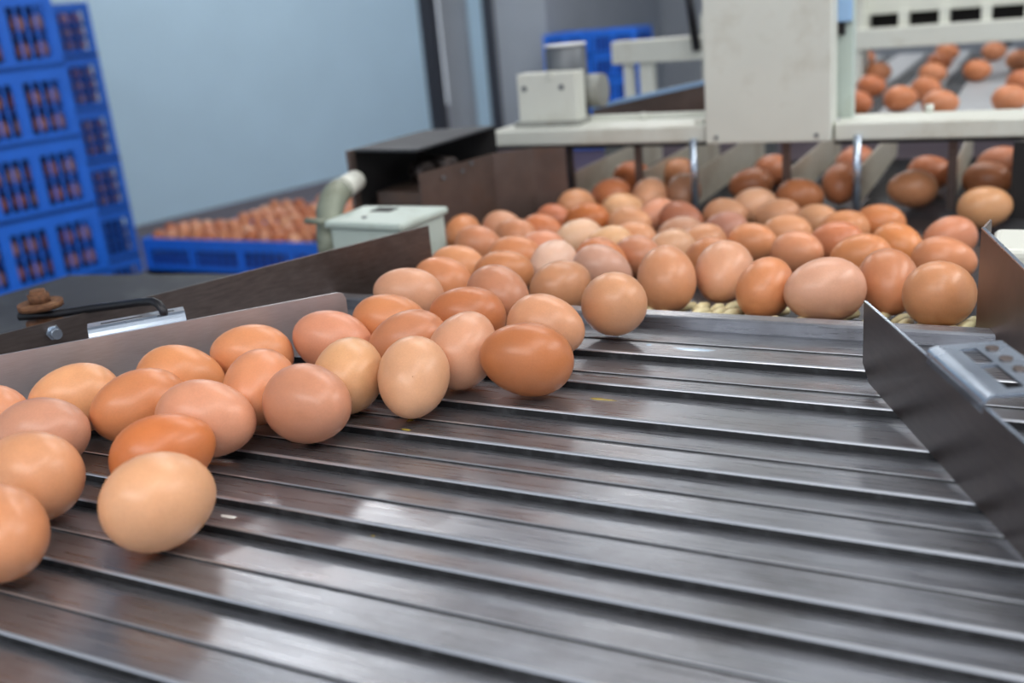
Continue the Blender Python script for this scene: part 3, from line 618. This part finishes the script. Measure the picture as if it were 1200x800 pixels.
(-0.2393,1.5591,-0.0511, 0.693,0.721,0.012, 1.070, (204,130,92), 'reddish egg second in the third lane behind the bright rod'),
]
re_ = random.Random(11)
for i, (x, y, z, ux, uy, uz, s, rgb, label) in enumerate(EGGS):
    sg = re_.choice((-1, 1))
    eo = put_egg((x, y, z), (ux*sg, uy*sg, uz*sg), s, rgb, label, 'eggs on the slat table and belt', EGG[i % 3])
    if i in MARKS:
        for (mx, my, mz, nx, ny, nz, r0, ring) in MARKS[i]:
            c = Vector((mx, my, mz)); nrm = Vector((nx, ny, nz)); e1 = nrm.orthogonal().normalized(); e2 = nrm.cross(e1)
            mbm = MB()
            if ring: mbm.tube([c + (e1*math.cos(k*math.pi/8) + e2*math.sin(k*math.pi/8))*r0 for k in range(17)], .00028, 5, cap=False)
            else: mbm.tube([c - nrm*.0003, c + nrm*.00015], r0, 8)
            mo = mbm.build('shell_mark', 'shell_mark'); mo.parent = eo
            mo.matrix_parent_inverse = (Matrix.Translation(eo.location) @ eo.rotation_quaternion.to_matrix().to_4x4() @ Matrix.Diagonal((s, s, s, 1))).inverted()
FAR = [
(-0.4052,2.7457,'left far egg at the top of its column on the far conveyor'),
(-0.3180,2.3724,'upper of two overlapping far eggs beside the post'),
(-0.2937,2.0921,'large far egg nearest the post on the far conveyor'),
(-0.2806,1.8360,'far egg cut by the post just above the beam'),
(-0.2171,1.8847,'far egg just above the white beam, second from the post'),
(-0.1887,2.0104,'lowest far egg of the slanted middle column'),
(-0.2023,2.2805,'second far egg of the slanted middle column'),
(-0.2104,2.5199,'third far egg of the slanted middle column'),
(-0.2160,2.7846,'topmost far egg of the slanted middle column'),
(-0.1220,2.3066,'single far egg lying alone on a pale belt'),
(-0.1100,2.7338,'far egg just under the pale frame, right of the middle'),
(-0.0496,2.4821,'upper far egg at the right edge'),
(-0.0333,2.0538,'middle far egg at the right edge'),
(-0.0464,1.8292,'lowest far egg at the right edge above the beam'),
(-0.1461,1.7960,'far egg half hidden by the beam top below the middle column'),
]
for i, (x, y, lab) in enumerate(FAR):
    a = re_.uniform(-.5, .5)
    put_egg((x, y, -.0005), (math.cos(a), math.sin(a), 0), 1.0, re_.choice([(206,128,78), (214,142,96), (198,118,70), (210,134,84)]), lab, 'eggs on the far conveyor', EGG_LOW)

# ------------------------------------------------------------------ blue crates
def crate(name, label, group, origin, yaw, L, D, Hc, bays, rows):
    """open-sided plastic egg crate; local x along the long face, local y into it"""
    t = thing(name, label, 'crate', origin, group); t.rotation_euler = (0, 0, yaw)
    ORG[t.name] = Vector((0, 0, 0))
    MB().box((0, 0, 0), (L, D, .012)).build('floor_panel', 'dark_blue', t)
    mb = MB(); w = .010; zb = .026
    for lo, hi in (((0, 0, 0), (L, w, zb)), ((0, D-w, 0), (L, D, zb)), ((0, w, 0), (w, D-w, zb)), ((L-w, w, 0), (L, D-w, zb))): mb.box(lo, hi)
    mb.build('base_band', 'blue_crate', t)
    mb = MB(); zr = Hc-.032
    for lo, hi in (((0, 0, zr), (L, w, Hc)), ((0, D-w, zr), (L, D, Hc)), ((0, w, zr), (w, D-w, Hc)), ((L-w, w, zr), (L, D-w, Hc))): mb.box(lo, hi)
    mb.build('rim', 'blue_crate', t)
    for k in range(bays+1):
        x = k*(L-.022)/bays; MB().box((x, .001, zb), (x+.022, w, zr)).build('post', 'blue_crate', t)
        MB().box((x, D-w, zb), (x+.022, D-.001, zr)).build('post', 'blue_crate', t)
    for k in range(3):
        y = .03 + k*(D-.06)/2
        for x in (0, L-w): MB().box((x+.001, y-.01, zb), (x+w-.001, y+.01, zr)).build('end_post', 'blue_crate', t)
    mb = MB(); nb = int(L/.0265)
    for k in range(1, nb): mb.box((k*L/nb-.0035, .003, zb), (k*L/nb+.0035, .008, zr))
    mb.build('grille', 'blue_crate', t)
    h = (zr-zb)/rows
    for r in range(rows):
        z = zb + h*r
        if r: MB().box((.004, .012, z-.007), (L-.004, D-.012, z+.007)).build('egg_tray', 'dark_blue', t)
    return t, [zb + h*r + .007 + .0225 for r in range(rows)]
def put_local(t, lx, ly, lz, rgb, label, group, s=1.0, upright=True):
    a = t.rotation_euler[2]; o = t.location
    p = (o.x + lx*math.cos(a) - ly*math.sin(a), o.y + lx*math.sin(a) + ly*math.cos(a), o.z + lz)
    th = re_.uniform(0, 6.28); u = (0, 0, 1) if upright else (math.cos(th), math.sin(th), 0)
    return put_egg(p, u, s, rgb, label, group, EGG_LOW)
PAL = [(222,150,104), (206,128,80), (230,170,124), (212,140,92), (198,116,66), (226,160,120)]
NTH = ['first', 'second', 'third', 'fourth', 'fifth', 'sixth', 'seventh', 'eighth', 'ninth', 'tenth', 'eleventh', 'twelfth']
ORD = ['lowest', 'second from the floor', 'third from the floor', 'fourth from the floor', 'fifth from the floor', 'sixth from the floor', 'topmost']
wd = Vector((.252, .968, 0)); yaw = math.atan2(wd.y, wd.x)
# near stack: its long face looks at the camera (+x side); crate local y points away from the camera
CL, CD, CH = .56, .36, .2
c0 = Vector((-2.475, 2.115, 0)) - wd*CL
for k in range(7):
    t, rows = crate('egg_crate', 'bright blue slotted egg crate in the tall near stack, %s' % ORD[k], 'blue egg crates stacked at the left', (c0.x, c0.y, FZ + k*CH), yaw, CL, CD, CH, 4, 2)
    MB().box((.012, .068, .014), (CL-.012, CD-.012, CH-.03)).build('inner_fill', 'dark_blue', t)  # solid dark filler added behind the eggs, keeps back light from showing through
    if k >= 2:
        for rz in rows:
            for e in range(4, 10): put_local(t, .036+e*.0542, .040, rz-.003, re_.choice(PAL), 'brown egg in the near stack, crate %s, %s row, %s from right' % (ORD[k], 'lower' if rz == rows[0] else 'upper', NTH[9-e]), 'eggs inside the near crate stack', .86)
c1 = Vector((-3.29, 2.98, 0)) - wd*CL
for k in range(6):
    t, rows = crate('egg_crate', 'bright blue slotted egg crate in the farther stack against the wall, %s' % ORD[k], 'blue egg crates stacked at the left', (c1.x, c1.y, FZ + k*CH), yaw, CL, CD, CH, 4, 3)
    MB().box((.012, .068, .014), (CL-.012, CD-.012, CH-.03)).build('inner_fill', 'dark_blue', t)  # same dark filler against back light
    if k >= 2:
        for rz in rows:
            for e in range(7, 10): put_local(t, .036+e*.0542, .040, rz-.006, re_.choice(PAL), 'brown egg in the farther stack, crate %s, %s row, %s from right' % (ORD[k], ('lower', 'middle', 'upper')[rows.index(rz)], NTH[9-e]), 'eggs inside the farther crate stack', .78)
# low open crates full of eggs
for k, (x, y) in enumerate(((-2.36, 2.15), (-2.235, 2.386), (-2.11, 2.622))):
    t, rows = crate('egg_crate', ['nearest of the low blue crates heaped with eggs, behind the slate top', 'middle low blue crate heaped with eggs', 'farthest low blue crate heaped with eggs'][k], 'low blue crates full of eggs', (x, y, -.46), .0, .74, .22, .105, 4, 1)
    for e in range((11, 9, 7)[k]):
        for r in range(4):
            put_local(t, .040+e*.0505, .034+r*.0505, .0975+re_.uniform(-.001, .010), re_.choice(PAL), 'brown egg in the %s low crate, %s row back, %s from left' % (('nearest', 'middle', 'farthest')[k], NTH[r], NTH[e]), ['eggs in the nearest low crate', 'eggs in the middle low crate', 'eggs in the farthest low crate'][k], re_.uniform(.95, 1.08), re_.random() < .5)
    MB().box((.004, .004, .012), (.736, .216, .058)).build('inner_fill', 'dark_blue', t)
t = thing('crate_stand', 'dark steel stand under the low blue crates', 'stand', (-1.9, 2.5, FZ))
MB().box((-2.40, 2.13, -.50), (-1.36, 2.86, -.462)).build('deck', 'dark_steel', t)
for x, y in ((-2.38, 2.16), (-1.4, 2.16), (-2.38, 2.82), (-1.4, 2.82)): MB().box((x, y, FZ), (x+.03, y+.03, -.50)).build('leg', 'dark_steel', t)
# far stacks by the back wall
for k in range(5):
    for j, xx in enumerate((-3.14, -2.79)):
        t, rows = crate('egg_crate', 'dark blue crate in the far stack behind the motor, %s column, %s' % (('left', 'right')[j], ORD[k]), 'far blue crates by the back wall', (xx, 6.75, FZ + k*.16), .0, .33, .34, .16, 2, 1)
        MB().box((.012, .014, .014), (.318, .326, .135)).build('inner_fill', 'dark_blue', t)
